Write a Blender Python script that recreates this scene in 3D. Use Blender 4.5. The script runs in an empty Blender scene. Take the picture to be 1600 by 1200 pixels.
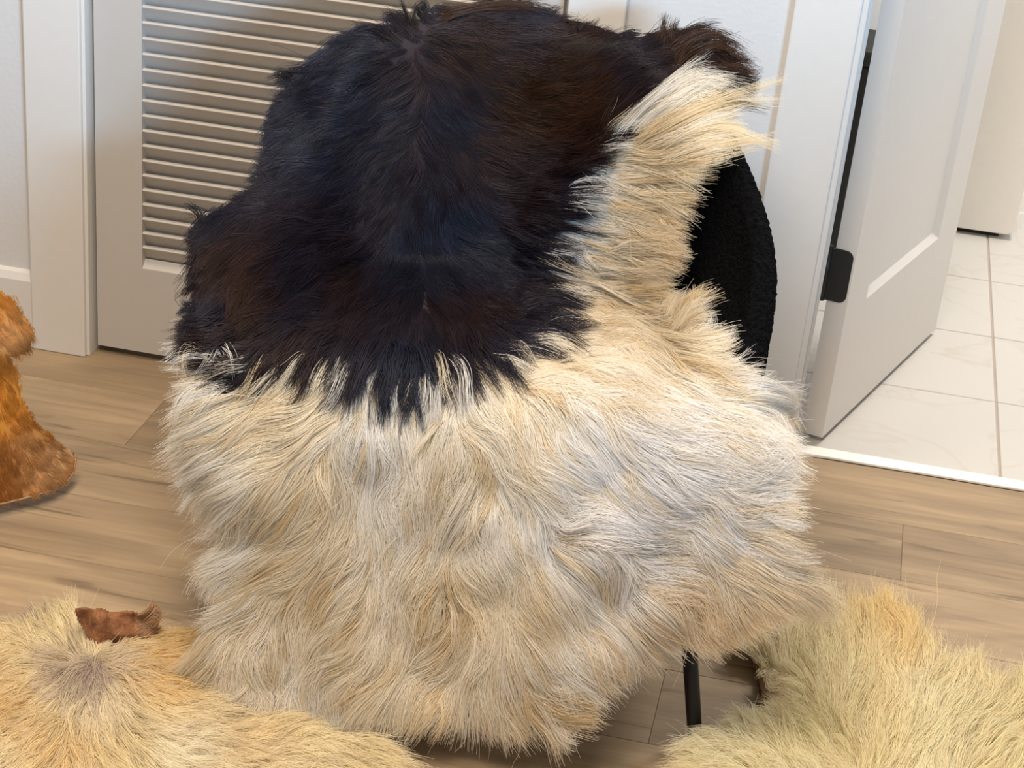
import bpy, bmesh, math, random
import numpy as np
from mathutils import Matrix, Vector
random.seed(7)
RNG = np.random.default_rng(11)
scene = bpy.context.scene
COL = scene.collection

# ------------------------------------------------------------------ camera
F_PX, CX, CY = 3030.57, 732.64, 880.08          # focal length and optical centre for a 1600x1200 frame
YAW, PITCH, ROLL, CAM_H = -0.1684727, 0.5140898, 0.0938310, 1.36
_fw = np.array([math.sin(YAW)*math.cos(PITCH), math.cos(YAW)*math.cos(PITCH), -math.sin(PITCH)])
_rt = np.array([math.cos(YAW), -math.sin(YAW), 0.0]); _up = np.cross(_rt, _fw)
_c, _s = math.cos(ROLL), math.sin(ROLL)
CAM_R = np.array([_c*_rt+_s*_up, -_s*_rt+_c*_up, _fw])
CAM_P = np.array([0.0, 0.0, CAM_H])
cam_data = bpy.data.cameras.new('camera')
cam = bpy.data.objects.new('camera', cam_data); COL.objects.link(cam)
cam_data.sensor_width = 36; cam_data.sensor_fit = 'HORIZONTAL'
cam_data.lens = F_PX/1600*36
cam_data.shift_x = (800-CX)/1600; cam_data.shift_y = (CY-600)/1600
cam_data.clip_start = 0.05
mw = Matrix.Identity(4)
for i in range(3):
    mw[i][0] = CAM_R[0][i]; mw[i][1] = CAM_R[1][i]; mw[i][2] = -CAM_R[2][i]; mw[i][3] = CAM_P[i]
cam.matrix_world = mw
scene.camera = cam

# ------------------------------------------------------------------ world, lights, exposure
world = bpy.data.worlds.new('world'); scene.world = world; world.use_nodes = True
world.node_tree.nodes['Background'].inputs[0].default_value = (1.0, 0.86, 0.72, 1)
world.node_tree.nodes['Background'].inputs[1].default_value = 0.34
def area(name, loc, target, size, power, color, spread=180):
    l = bpy.data.lights.new(name, 'AREA'); l.shape = 'RECTANGLE'; l.size, l.size_y = size
    l.energy = power; l.color = color; l.spread = math.radians(spread)
    o = bpy.data.objects.new(name, l); COL.objects.link(o); o.location = loc
    o.rotation_euler = (Vector(target)-Vector(loc)).to_track_quat('-Z', 'Y').to_euler()
    return o
area('window_daylight', (2.4, -2.2, 1.6), (-0.9, 2.83, 1.6+5.76*math.tan(math.radians(14.4))), (1.1, .45), 100, (0.38, 0.67, 1.0), 60)
area('fill_lamp', (-0.45, 0.95, 2.45), (-0.45, 1.35, 0.2), (0.9, 0.9), 66, (1.0, 0.875, 0.745))  # unseen lamp, set forward as added fill for hides and floor
area('hall_lamp', (-0.85, 2.34, 2.45), (-0.75, 2.34, 0), (0.7, 0.35), 21, (1.0, 0.80, 0.58))
area('bathroom_lamp', (0.65, 4.0, 2.35), (0.5, 4.0, 0), (0.5, 0.5), 50, (1.0, 0.94, 0.86))
scene.view_settings.view_transform = 'Standard'
scene.view_settings.look = 'None'
scene.view_settings.gamma = 1.0
scene.view_settings.use_curve_mapping = False
scene.view_settings.exposure = -0.08
scene.cycles.max_bounces = 6; scene.cycles.diffuse_bounces = 4; scene.cycles.glossy_bounces = 4; scene.cycles.transmission_bounces = 5

# ------------------------------------------------------------------ helpers
def tag(o, label=None, cat=None, group=None, kind=None):
    if label: o['label'] = label
    if cat: o['category'] = cat
    if group: o['group'] = group
    if kind: o['kind'] = kind
    return o
def empty(name, loc=(0, 0, 0), rz=0):
    o = bpy.data.objects.new(name, None); COL.objects.link(o); o.location = loc; o.rotation_euler.z = rz
    o.empty_display_size = 0.05
    return o
def link_mesh(name, me, mat, parent=None):
    o = bpy.data.objects.new(name, me); COL.objects.link(o)
    if mat and not me.materials: me.materials.append(mat)
    if parent: o.parent = parent
    return o
def box_mesh(name, lo, hi, bevel=0.0, seg=2):
    bm = bmesh.new(); bmesh.ops.create_cube(bm, size=1)
    lo = Vector(lo); hi = Vector(hi)
    for v in bm.verts: v.co = Vector((lo[i]+(v.co[i]+.5)*(hi[i]-lo[i]) for i in range(3)))
    if bevel: bmesh.ops.bevel(bm, geom=bm.edges[:], offset=bevel, segments=seg, affect='EDGES', profile=0.5)
    me = bpy.data.meshes.new(name); bm.to_mesh(me); bm.free(); return me
def box(name, lo, hi, mat, parent=None, bevel=0.0, seg=2, smooth=False):
    me = box_mesh(name, lo, hi, bevel, seg)
    if smooth: me.shade_smooth()
    return link_mesh(name, me, mat, parent)
def prism(name, pts, axis, a0, a1, mat, parent=None, bevel=0.0):
    """extrude 2D outline along axis (0,1,2); pts are the other two coords in order"""
    bm = bmesh.new(); n = len(pts)
    def mk(p, a):
        c = list(p); c.insert(axis, a); return bm.verts.new(c)
    A = [mk(p, a0) for p in pts]; B = [mk(p, a1) for p in pts]
    bm.faces.new(A); bm.faces.new(B[::-1])
    for i in range(n): bm.faces.new((A[i], B[i], B[(i+1) % n], A[(i+1) % n]))
    bmesh.ops.recalc_face_normals(bm, faces=bm.faces[:])
    if bevel: bmesh.ops.bevel(bm, geom=bm.edges[:], offset=bevel, segments=2, affect='EDGES', profile=.5)
    me = bpy.data.meshes.new(name); bm.to_mesh(me); bm.free()
    return link_mesh(name, me, mat, parent)
def tube_mesh(name, path, radii, n=16):
    bm = bmesh.new(); rings = []
    for i, p in enumerate(path):
        p = Vector(p); d = (Vector(path[min(i+1, len(path)-1)])-Vector(path[max(i-1, 0)])).normalized()
        a = d.orthogonal().normalized(); b = d.cross(a)
        rings.append([bm.verts.new(p+(a*math.cos(k*2*math.pi/n)+b*math.sin(k*2*math.pi/n))*radii[i]) for k in range(n)])
    for r0, r1 in zip(rings, rings[1:]):
        for k in range(n): bm.faces.new((r0[k], r0[(k+1) % n], r1[(k+1) % n], r1[k]))
    bm.faces.new(rings[0][::-1]); bm.faces.new(rings[-1])
    bmesh.ops.recalc_face_normals(bm, faces=bm.faces[:])
    me = bpy.data.meshes.new(name); bm.to_mesh(me); bm.free(); me.shade_smooth(); return me

# ------------------------------------------------------------------ materials
def new_mat(name):
    m = bpy.data.materials.new(name); m.use_nodes = True
    nt = m.node_tree; return m, nt, nt.nodes['Principled BSDF']
def nd(nt, t, **kw):
    n = nt.nodes.new(t)
    for k, v in kw.items(): setattr(n, k, v)
    return n
def paint(name, col, rough=0.45, bump=0.02, scale=60):
    m, nt, b = new_mat(name)
    tc = nd(nt, 'ShaderNodeTexCoord'); nz = nd(nt, 'ShaderNodeTexNoise'); nz.inputs['Scale'].default_value = scale
    nt.links.new(tc.outputs['Object'], nz.inputs['Vector'])
    mx = nd(nt, 'ShaderNodeMix', data_type='RGBA')
    mx.inputs[6].default_value = (*[c*.96 for c in col], 1); mx.inputs[7].default_value = (*col, 1)
    nt.links.new(nz.outputs[0], mx.inputs[0]); nt.links.new(mx.outputs[2], b.inputs['Base Color'])
    bp = nd(nt, 'ShaderNodeBump'); bp.inputs['Strength'].default_value = bump; bp.inputs['Distance'].default_value = .01
    nt.links.new(nz.outputs[0], bp.inputs['Height']); nt.links.new(bp.outputs[0], b.inputs['Normal'])
    b.inputs['Roughness'].default_value = rough
    return m
M_TRIM = paint('white trim paint', (.72, .71, .69), .38)
M_WALL = paint('white wall paint', (.66, .66, .66), .6, .05, 120)
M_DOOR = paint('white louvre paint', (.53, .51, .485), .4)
M_DOOR2 = paint('white door paint', (.70, .675, .645), .4)
M_CREAM = paint('cream lacquer', (.92, .88, .82), .35)
M_GROUT = paint('grout', (.42, .36, .31), .9)
M_FOUND = paint('dark subfloor', (.13, .10, .075), .9)
M_THRESH = paint('ivory threshold', (.95, .94, .90), .3)
M_BLACK = paint('black metal', (.012, .012, .013), .42)
M_BIN = paint('black plastic', (.008, .008, .008), .6)

def wood_mat():
    m, nt, b = new_mat('weathered oak plank')
    tc = nd(nt, 'ShaderNodeTexCoord'); oi = nd(nt, 'ShaderNodeObjectInfo')
    comb = nd(nt, 'ShaderNodeCombineXYZ')
    for k, f in enumerate((37.0, 11.0, 5.0)):
        mu = nd(nt, 'ShaderNodeMath', operation='MULTIPLY'); mu.inputs[1].default_value = f
        nt.links.new(oi.outputs['Random'], mu.inputs[0]); nt.links.new(mu.outputs[0], comb.inputs[k])
    add = nd(nt, 'ShaderNodeVectorMath', operation='ADD')
    nt.links.new(tc.outputs['Object'], add.inputs[0]); nt.links.new(comb.outputs[0], add.inputs[1])
    def stretched(sx, sy, detail, dist=0):
        mp = nd(nt, 'ShaderNodeMapping'); mp.inputs['Scale'].default_value = (sx, sy, 1)
        nt.links.new(add.outputs[0], mp.inputs[0])
        n = nd(nt, 'ShaderNodeTexNoise'); n.inputs['Scale'].default_value = 1; n.inputs['Detail'].default_value = detail
        n.inputs['Distortion'].default_value = dist
        nt.links.new(mp.outputs[0], n.inputs['Vector']); return n
    grain = stretched(5, 95, 5, .6); broad = stretched(2.6, 10, 5, 1.2); streak = stretched(3, 24, 6, 1.6)
    r1 = nd(nt, 'ShaderNodeValToRGB'); e = r1.color_ramp.elements
    e[0].position = .3; e[0].color = (.62, .60, .58, 1); e[1].position = .7; e[1].color = (1.22, 1.2, 1.16, 1)
    nt.links.new(broad.outputs[0], r1.inputs[0])
    r2 = nd(nt, 'ShaderNodeValToRGB'); e = r2.color_ramp.elements
    e[0].position = .3; e[0].color = (.84, .83, .82, 1); e[1].position = .65; e[1].color = (1.05, 1.05, 1.05, 1)
    nt.links.new(grain.outputs[0], r2.inputs[0])
    r3 = nd(nt, 'ShaderNodeValToRGB'); e = r3.color_ramp.elements
    e[0].position = .27; e[0].color = (.45, .42, .40, 1); e[1].position = .40; e[1].color = (1, 1, 1, 1)
    e2 = r3.color_ramp.elements.new(.68); e2.color = (1, 1, 1, 1); e3 = r3.color_ramp.elements.new(.78); e3.color = (1.35, 1.32, 1.28, 1)
    nt.links.new(streak.outputs[0], r3.inputs[0])
    prev = oi.outputs['Color']
    for r in (r1, r2, r3):
        mx = nd(nt, 'ShaderNodeMix', data_type='RGBA', blend_type='MULTIPLY'); mx.inputs[0].default_value = .8
        nt.links.new(prev, mx.inputs[6]); nt.links.new(r.outputs[0], mx.inputs[7]); prev = mx.outputs[2]
    nt.links.new(prev, b.inputs['Base Color'])
    b.inputs['Roughness'].default_value = .5; b.inputs['Specular IOR Level'].default_value = .3
    bp = nd(nt, 'ShaderNodeBump'); bp.inputs['Strength'].default_value = .12; bp.inputs['Distance'].default_value = .004
    nt.links.new(grain.outputs[0], bp.inputs['Height']); nt.links.new(bp.outputs[0], b.inputs['Normal'])
    return m
M_WOOD = wood_mat()

def marble_mat(name, base, vein, rough=.25):
    m, nt, b = new_mat(name)
    tc = nd(nt, 'ShaderNodeTexCoord'); oi = nd(nt, 'ShaderNodeObjectInfo')
    sc = nd(nt, 'ShaderNodeVectorMath', operation='SCALE'); sc.inputs['Scale'].default_value = 23
    cm = nd(nt, 'ShaderNodeCombineXYZ')
    for k in range(3): nt.links.new(oi.outputs['Random'], cm.inputs[k])
    nt.links.new(cm.outputs[0], sc.inputs[0])
    add = nd(nt, 'ShaderNodeVectorMath', operation='ADD')
    nt.links.new(tc.outputs['Object'], add.inputs[0]); nt.links.new(sc.outputs[0], add.inputs[1])
    n = nd(nt, 'ShaderNodeTexNoise'); n.inputs['Scale'].default_value = 3.2; n.inputs['Detail'].default_value = 6; n.inputs['Distortion'].default_value = 1.4
    n2 = nd(nt, 'ShaderNodeTexNoise'); n2.inputs['Scale'].default_value = 5; n2.inputs['Detail'].default_value = 3
    for q in (n, n2): nt.links.new(add.outputs[0], q.inputs['Vector'])
    r = nd(nt, 'ShaderNodeValToRGB'); e = r.color_ramp.elements
    e[0].position = .485; e[0].color = (0, 0, 0, 1); e[1].position = .5; e[1].color = (1, 1, 1, 1)
    x = r.color_ramp.elements.new(.53); x.color = (0, 0, 0, 1)
    nt.links.new(n.outputs[0], r.inputs[0])
    fac = nd(nt, 'ShaderNodeMath', operation='MULTIPLY'); nt.links.new(r.outputs[0], fac.inputs[0]); nt.links.new(n2.outputs[0], fac.inputs[1])
    f2 = nd(nt, 'ShaderNodeMath', operation='MULTIPLY'); f2.inputs[1].default_value = .55; nt.links.new(fac.outputs[0], f2.inputs[0])
    mx = nd(nt, 'ShaderNodeMix', data_type='RGBA'); mx.inputs[6].default_value = (*base, 1); mx.inputs[7].default_value = (*vein, 1)
    nt.links.new(f2.outputs[0], mx.inputs[0]); nt.links.new(mx.outputs[2], b.inputs['Base Color'])
    b.inputs['Roughness'].default_value = rough
    return m
M_MARBLE = marble_mat('cream marble tile', (.57, .555, .525), (.43, .37, .30), .3)
M_GREYMARBLE = marble_mat('grey marble wall', (.66, .66, .67), (.42, .42, .45), .3)

def leather_mat(name, a, b_, scale=60):
    m, nt, b = new_mat(name)
    tc = nd(nt, 'ShaderNodeTexCoord'); n = nd(nt, 'ShaderNodeTexNoise'); n.inputs['Scale'].default_value = scale
    n.inputs['Detail'].default_value = 6; n.inputs['Roughness'].default_value = .7
    nt.links.new(tc.outputs['Object'], n.inputs['Vector'])
    r = nd(nt, 'ShaderNodeValToRGB'); e = r.color_ramp.elements
    e[0].position = .35; e[0].color = (*a, 1); e[1].position = .65; e[1].color = (*b_, 1)
    nt.links.new(n.outputs[0], r.inputs[0]); nt.links.new(r.outputs[0], b.inputs['Base Color'])
    b.inputs['Roughness'].default_value = .9
    bp = nd(nt, 'ShaderNodeBump'); bp.inputs['Strength'].default_value = .9; bp.inputs['Distance'].default_value = .006
    nt.links.new(n.outputs[0], bp.inputs['Height']); nt.links.new(bp.outputs[0], b.inputs['Normal'])
    return m
M_SUEDE = leather_mat('brown raw leather', (.15, .055, .02), (.38, .17, .075), 70)
M_PALESUEDE = leather_mat('pale raw leather', (.34, .20, .11), (.52, .34, .21), 60)
M_GREYSKIN = leather_mat('grey hide edge', (.30, .26, .26), (.45, .39, .37), 40)

def skin_mat(name):
    m, nt, b = new_mat(name)
    at = nd(nt, 'ShaderNodeAttribute'); at.attribute_name = 'skin_color'
    nt.links.new(at.outputs['Color'], b.inputs['Base Color']); b.inputs['Roughness'].default_value = .9
    return m
M_SKIN = skin_mat('hide undercoat')
def fur_mat(name, rough, spec):
    m, nt, b = new_mat(name)
    at = nd(nt, 'ShaderNodeAttribute'); at.attribute_name = 'fur_color'
    nt.links.new(at.outputs['Color'], b.inputs['Base Color'])
    b.inputs['Roughness'].default_value = rough; b.inputs['Specular IOR Level'].default_value = spec
    tr = nd(nt, 'ShaderNodeBsdfTranslucent'); nt.links.new(at.outputs['Color'], tr.inputs['Color'])
    mx = nd(nt, 'ShaderNodeMixShader'); mx.inputs[0].default_value = .42
    nt.links.new(b.outputs[0], mx.inputs[1]); nt.links.new(tr.outputs[0], mx.inputs[2])
    nt.links.new(mx.outputs[0], nt.nodes['Material Output'].inputs['Surface'])
    return m
M_FUR = fur_mat('goat hair', .38, .4)
def boucle_mat():
    m, nt, b = new_mat('black boucle')
    tc = nd(nt, 'ShaderNodeTexCoord'); v = nd(nt, 'ShaderNodeTexVoronoi'); v.inputs['Scale'].default_value = 230
    n = nd(nt, 'ShaderNodeTexNoise'); n.inputs['Scale'].default_value = 180; n.inputs['Detail'].default_value = 4
    for q in (v, n): nt.links.new(tc.outputs['Object'], q.inputs['Vector'])
    r = nd(nt, 'ShaderNodeValToRGB'); e = r.color_ramp.elements
    e[0].position = .35; e[0].color = (.001, .001, .0014, 1); e[1].position = .75; e[1].color = (.004, .0042, .0056, 1)
    nt.links.new(n.outputs[0], r.inputs[0]); nt.links.new(r.outputs[0], b.inputs['Base Color'])
    b.inputs['Roughness'].default_value = .95; b.inputs['Specular IOR Level'].default_value = .06
    bp = nd(nt, 'ShaderNodeBump'); bp.inputs['Strength'].default_value = .8; bp.inputs['Distance'].default_value = .004
    bp.invert = True
    nt.links.new(v.outputs['Distance'], bp.inputs['Height']); nt.links.new(bp.outputs[0], b.inputs['Normal'])
    return m
M_BOUCLE = boucle_mat()

# ------------------------------------------------------------------ the setting
YW, YC = 2.850, 2.831                    # wall face, casing face
wall = empty('wall_back', (0, YW, 0)); tag(wall, 'white painted wall around the louvred closet and the bathroom doorway', 'wall', kind='structure')
def wbox(lo, hi, name='wall_section'):
    return box(name, (lo[0], lo[1]-YW, lo[2]), (hi[0], hi[1]-YW, hi[2]), M_WALL, wall)
wbox((-2.6, YW, 0), (-1.176, YW+.12, 2.45)); wbox((-.400, YW, 0), (-.004, YW+.12, 2.45)); wbox((.648, YW, 0), (1.7, YW+.12, 2.45))
wbox((-1.176, YW, 2.06), (-.400, YW+.12, 2.45)); wbox((-.004, YW, 2.06), (.648, YW+.12, 2.45))
def trim(n, lo, hi, label, bevel=.0025, mat=M_TRIM):
    o = box('trim_%d' % n, lo, hi, mat, None, bevel); tag(o, label, 'trim', kind='structure'); return o
trim(1, (-1.262, YC, 0), (-1.168, YW, 2.13), 'white casing board left of the louvred door')
trim(2, (-.413, YC, 0), (-.328, YW, 2.13), 'white casing board right of the louvred door')
trim(3, (-.090, YC, 0), (.004, YW, 2.13), 'white casing board beside the open bathroom door')
jl = empty('trim_4', (0, 2.85, 0)); tag(jl, 'stepped white door jamb of the bathroom doorway', 'trim', kind='structure')
box('jamb_board', (-.004, -.012, 0), (.013, .125, 2.06), M_TRIM, jl, .0015)
box('jamb_bead', (.012, .018, 0), (.017, .05, 2.06), M_TRIM, jl, .001)
box('door_stop', (.012, .048, 0), (.0195, .088, 2.06), M_TRIM, jl, .0015)
cj = empty('trim_5', (-1.16, 2.85, 0)); tag(cj, 'white jamb lining the louvred closet doorway', 'trim', kind='structure')
box('jamb_board', (-.016, -.010, 0), (-.003, .12, 2.06), M_TRIM, cj, .001)
box('jamb_board', (.750, -.010, 0), (.763, .12, 2.06), M_TRIM, cj, .001)
bb = prism('baseboard_left', [(YW, 0), (2.836, 0), (2.836, .118), (2.842, .130), (YW, .134)], 0, -2.6, -1.262, M_TRIM)
tag(bb, 'white baseboard left of the closet casing', 'baseboard', kind='structure')
bb2 = prism('baseboard_back', [(YW, 0), (2.836, 0), (2.836, .118), (2.842, .130), (YW, .134)], 0, -.328, -.090, M_TRIM)
tag(bb2, 'white baseboard between the closet and bathroom casings', 'baseboard', kind='structure')
th = box('trim_6', (.012, 2.917, 0), (.66, 2.949, .005), M_THRESH, None, .0015)
tag(th, 'ivory threshold strip between wooden planks and marble tiles', 'threshold', kind='structure')
cl = box('closet_back', (-1.3, 3.5, 0), (-.3, 3.52, 2.4), M_WALL); cl.name = 'wall_closet'
tag(cl, 'dim closet wall behind the louvred door', 'wall', kind='structure')

# louvred closet door
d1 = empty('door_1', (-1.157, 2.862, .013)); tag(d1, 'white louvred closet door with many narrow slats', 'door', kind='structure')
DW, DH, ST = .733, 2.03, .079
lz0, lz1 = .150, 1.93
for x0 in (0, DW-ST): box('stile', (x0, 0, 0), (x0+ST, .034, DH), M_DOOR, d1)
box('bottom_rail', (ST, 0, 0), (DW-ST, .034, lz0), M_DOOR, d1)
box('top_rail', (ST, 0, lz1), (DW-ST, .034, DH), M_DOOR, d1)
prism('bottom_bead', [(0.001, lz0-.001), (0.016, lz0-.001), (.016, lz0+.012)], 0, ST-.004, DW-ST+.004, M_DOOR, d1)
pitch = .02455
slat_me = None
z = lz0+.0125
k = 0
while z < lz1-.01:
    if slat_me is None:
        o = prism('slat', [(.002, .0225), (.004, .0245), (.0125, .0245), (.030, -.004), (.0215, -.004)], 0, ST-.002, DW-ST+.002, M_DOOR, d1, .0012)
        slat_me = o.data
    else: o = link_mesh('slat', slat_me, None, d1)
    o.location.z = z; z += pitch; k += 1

# open bathroom door with one recessed panel in view
ang = math.radians(72.3)
d2 = empty('door_2', (.064, 2.975, .010), ang); tag(d2, 'white panelled bathroom door standing open over marble tiles', 'door', kind='structure')
DL, DT = .60, .035                       # local +x along the door, +y to its far (hidden) face
def dbox(n, lo, hi, bevel=0): return box(n, lo, hi, M_DOOR2, d2, bevel)
dbox('stile', (0, 0, 0), (.100, DT, 2.03)); dbox('stile', (.482, 0, 0), (DL, DT, 2.03))
dbox('bottom_rail', (.100, 0, 0), (.482, DT, .215)); dbox('top_rail', (.100, 0, 1.90), (.482, DT, 2.03)); dbox('lock_rail', (.100, 0, .92), (.482, DT, 1.04))
for za, zb in ((.215, .92), (1.04, 1.90)):
    pn = dbox('panel', (.09, .009, za-.01), (.492, DT-.009, zb+.01), 0)
    prism('panel_bevel', [(0, za), (.009, za), (.009, za+.012)], 0, .1, .482, M_DOOR2, d2)
    prism('panel_bevel', [(.482, 0), (.482, .009), (.470, .009)], 2, za, zb, M_DOOR2, d2)
    prism('panel_bevel', [(.100, 0), (.112, .009), (.100, .009)], 2, za, zb, M_DOOR2, d2)
def rounded_plate(name, w, h, r, t, mat, parent, left_square=True):
    pts = []
    for cx_, cz_, a0 in ((w-r, h-r, 0), (r, h-r, 90), (r, r, 180), (w-r, r, 270)):
        if left_square and cx_ == r:
            pts.append((0, h) if cz_ > h/2 else (0, 0)); continue
        for q in range(7):
            a = math.radians(a0+q*15); pts.append((cx_+r*math.cos(a), cz_+r*math.sin(a)))
    return prism(name, pts, 1, 0, t, mat, parent)
for hz in (.236, 1.02, 1.72):
    hg = rounded_plate('hinge', .038, .0865, .012, .003, M_BLACK, d2)
    hg.matrix_parent_inverse = Matrix.Identity(4)
    # plate spans the gap between the jamb and the door's edge
    hg.rotation_euler.z = math.radians(-90+6)
    hg.location = (-.0045, .0415, hz)
    hk = link_mesh('knuckle', tube_mesh('knuckle', [(-.002, .002, -.002), (-.002, .002, .0885)], [.006, .006], 12), M_BLACK, hg)

# bathroom shell
bath = empty('floor', (0, 2.947, 0)); tag(bath, 'cream marble tile floor of the bathroom', 'floor', kind='structure')
box('grout_bed', (-.6, 0, -.03), (1.6, 2.2, -.0025), M_GROUT, bath)
tcache = {}
def tile(x0, x1, y0, y1):
    key = (round(x1-x0, 3), round(y1-y0, 3))
    if key not in tcache: tcache[key] = box_mesh('tile', (0, 0, -.02), (key[0]-.004, key[1]-.0035, 0), .0012, 1)
    o = link_mesh('tile', tcache[key], M_MARBLE, bath); o.location = (x0+.002, y0-2.947+.0017, 0)
rows = [2.948, 3.2675, 3.580, 3.8925, 4.205, 4.5175, 4.83, 5.14]
for r0, r1 in zip(rows, rows[1:]):
    tile(-.265, .357, r0, r1); tile(-.6, -.265, r0, r1)
rows2 = [2.948, 3.2675, 3.580, 3.8925, 4.062, 4.374, 4.687, 5.0]
for r0, r1 in zip(rows2, rows2[1:]):
    tile(.357, .979, r0, r1); tile(.979, 1.6, r0, r1)
w = box('wall_bathroom', (-.5, 5.0, 0), (1.6, 5.1, 2.45), M_GREYMARBLE); tag(w, 'grey marble wall at the back of the bathroom', 'wall', kind='structure')
w = box('wall_left', (-.6, 2.975, 0), (-.5, 5.1, 2.45), M_WALL); tag(w, 'white side wall of the bathroom behind the open door', 'wall', kind='structure')
w = box('wall_right', (1.6, 2.975, 0), (1.7, 5.1, 2.45), M_WALL); tag(w, 'white side wall of the bathroom beyond the doorway', 'wall', kind='structure')

# plank floor
floor = empty('floor', (0, 0, 0)); tag(floor, 'floor of weathered beige wooden planks', 'floor', kind='structure')
box('underlay', (-2.3, .9, -.04), (1.5, 2.93, -.0012), M_FOUND, floor)
seams = [2.908-.1795*i for i in range(12)]
PL = 1.192
starts = {0: .62, 1: .2045, 2: .75, 3: .92, 4: -.0957, 5: .36, 6: -.62, 7: .1, 8: -.3, 9: .2, 10: -.7, 11: .4}
base = np.array([.378, .282, .180])
pcache = {}
def plank(x0, x1, y0, y1, tone):
    key = (round(x1-x0, 3), round(y1-y0, 3))
    if key not in pcache: pcache[key] = box_mesh('plank', (0, 0, -.012), (key[0]-.0005, key[1]-.0004, 0), .0005, 1)
    o = link_mesh('plank', pcache[key], M_WOOD, floor); o.location = (x0, y0, 0)
    c = base*tone; o.color = (c[0], c[1], c[2], 1)
for i, y1 in enumerate(seams):
    y0 = y1-.1795
    if i == 0: y1 = 2.917
    xs = sorted(starts[i]+PL*j for j in range(-3, 3))
    for xa, xb in zip(xs, xs[1:]):
        if xb < -2.25 or xa > 1.4: continue
        tone = 0.96+.18*random.random()
        if i == 0: tone = .9
        if i == 1 and abs(xb-.2045) < .01: tone = .78
        if i == 1 and abs(xa-.2045) < .01: tone = .95
        if xa > .1: tone *= .86  # right-hand planks darkened in colour to offset the stronger light there
        plank(max(xa, -2.3), min(xb, 1.5), y0, y1, tone)

# bathroom things seen through the doorway
cab = empty('vanity_cabinet', (.28, 4.165, 0)); tag(cab, 'cream cabinet with rounded lower corner standing on marble tiles', 'cabinet')
pts = [(-.60, .012), (.130-.02, .012)]+[(.130-.02+.02*math.sin(a), .032-.02*math.cos(a)) for a in np.linspace(.2, math.pi/2, 6)]+[(.135, .80), (-.60, .80)]
prism('body', pts, 1, 0, .5, M_CREAM, cab, .003)
box('shadow_strip', (-.58, .02, 0), (.10, .48, .013), M_BLACK, cab)  # black strip stands in for the shadow line under the cabinet
box('worktop', (-.62, -.015, .80), (.15, .52, .83), M_TRIM, cab, .003)
wb = empty('waste_bin', (-.075, 4.02, 0)); tag(wb, 'black upright waste bin glimpsed through the hinge gap', 'bin')
box('body', (-.115, -.09, 0), (.125, .09, .385), M_BIN, wb, .012, 3); box('lid', (-.118, -.093, .384), (.128, .093, .420), M_BIN, wb, .010, 3)

# ------------------------------------------------------------------ pixel-to-surface sheets
def rays(px, py):
    v = np.stack([(px-CX)/F_PX, -(py-CY)/F_PX, np.ones_like(px, dtype=float)], -1)
    return v @ CAM_R
def smooth(a, n):
    for _ in range(n):
        p = np.pad(a, 1, mode='edge')
        a = (p[:-2, 1:-1]+p[2:, 1:-1]+p[1:-1, :-2]+p[1:-1, 2:]+2*p[1:-1, 1:-1])/6
    return a
def sstep(a, b, x):
    t = np.clip((x-a)/(b-a), 0, 1); return t*t*(3-2*t)
_NG = {}
def vnoise(x, y, s, seed=0):
    if seed not in _NG: _NG[seed] = np.random.default_rng(seed+100).random((256, 256))
    g = _NG[seed]; x = np.asarray(x)/s+500; y = np.asarray(y)/s+500
    i = np.floor(x).astype(int); j = np.floor(y).astype(int); fx = x-i; fy = y-j
    fx = fx*fx*(3-2*fx); fy = fy*fy*(3-2*fy)
    q = lambda a, b: g[b % 256, a % 256]
    return (q(i, j)*(1-fx)+q(i+1, j)*fx)*(1-fy)+(q(i, j+1)*(1-fx)+q(i+1, j+1)*fx)*fy
def in_poly(px, py, poly):
    inside = np.zeros(px.shape, bool); n = len(poly)
    for i in range(n):
        x0, y0 = poly[i]; x1, y1 = poly[(i+1) % n]
        if y0 == y1: continue
        c = ((y0 > py) != (y1 > py)) & (px < (x1-x0)*(py-y0)/(y1-y0)+x0); inside ^= c
    return inside
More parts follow.
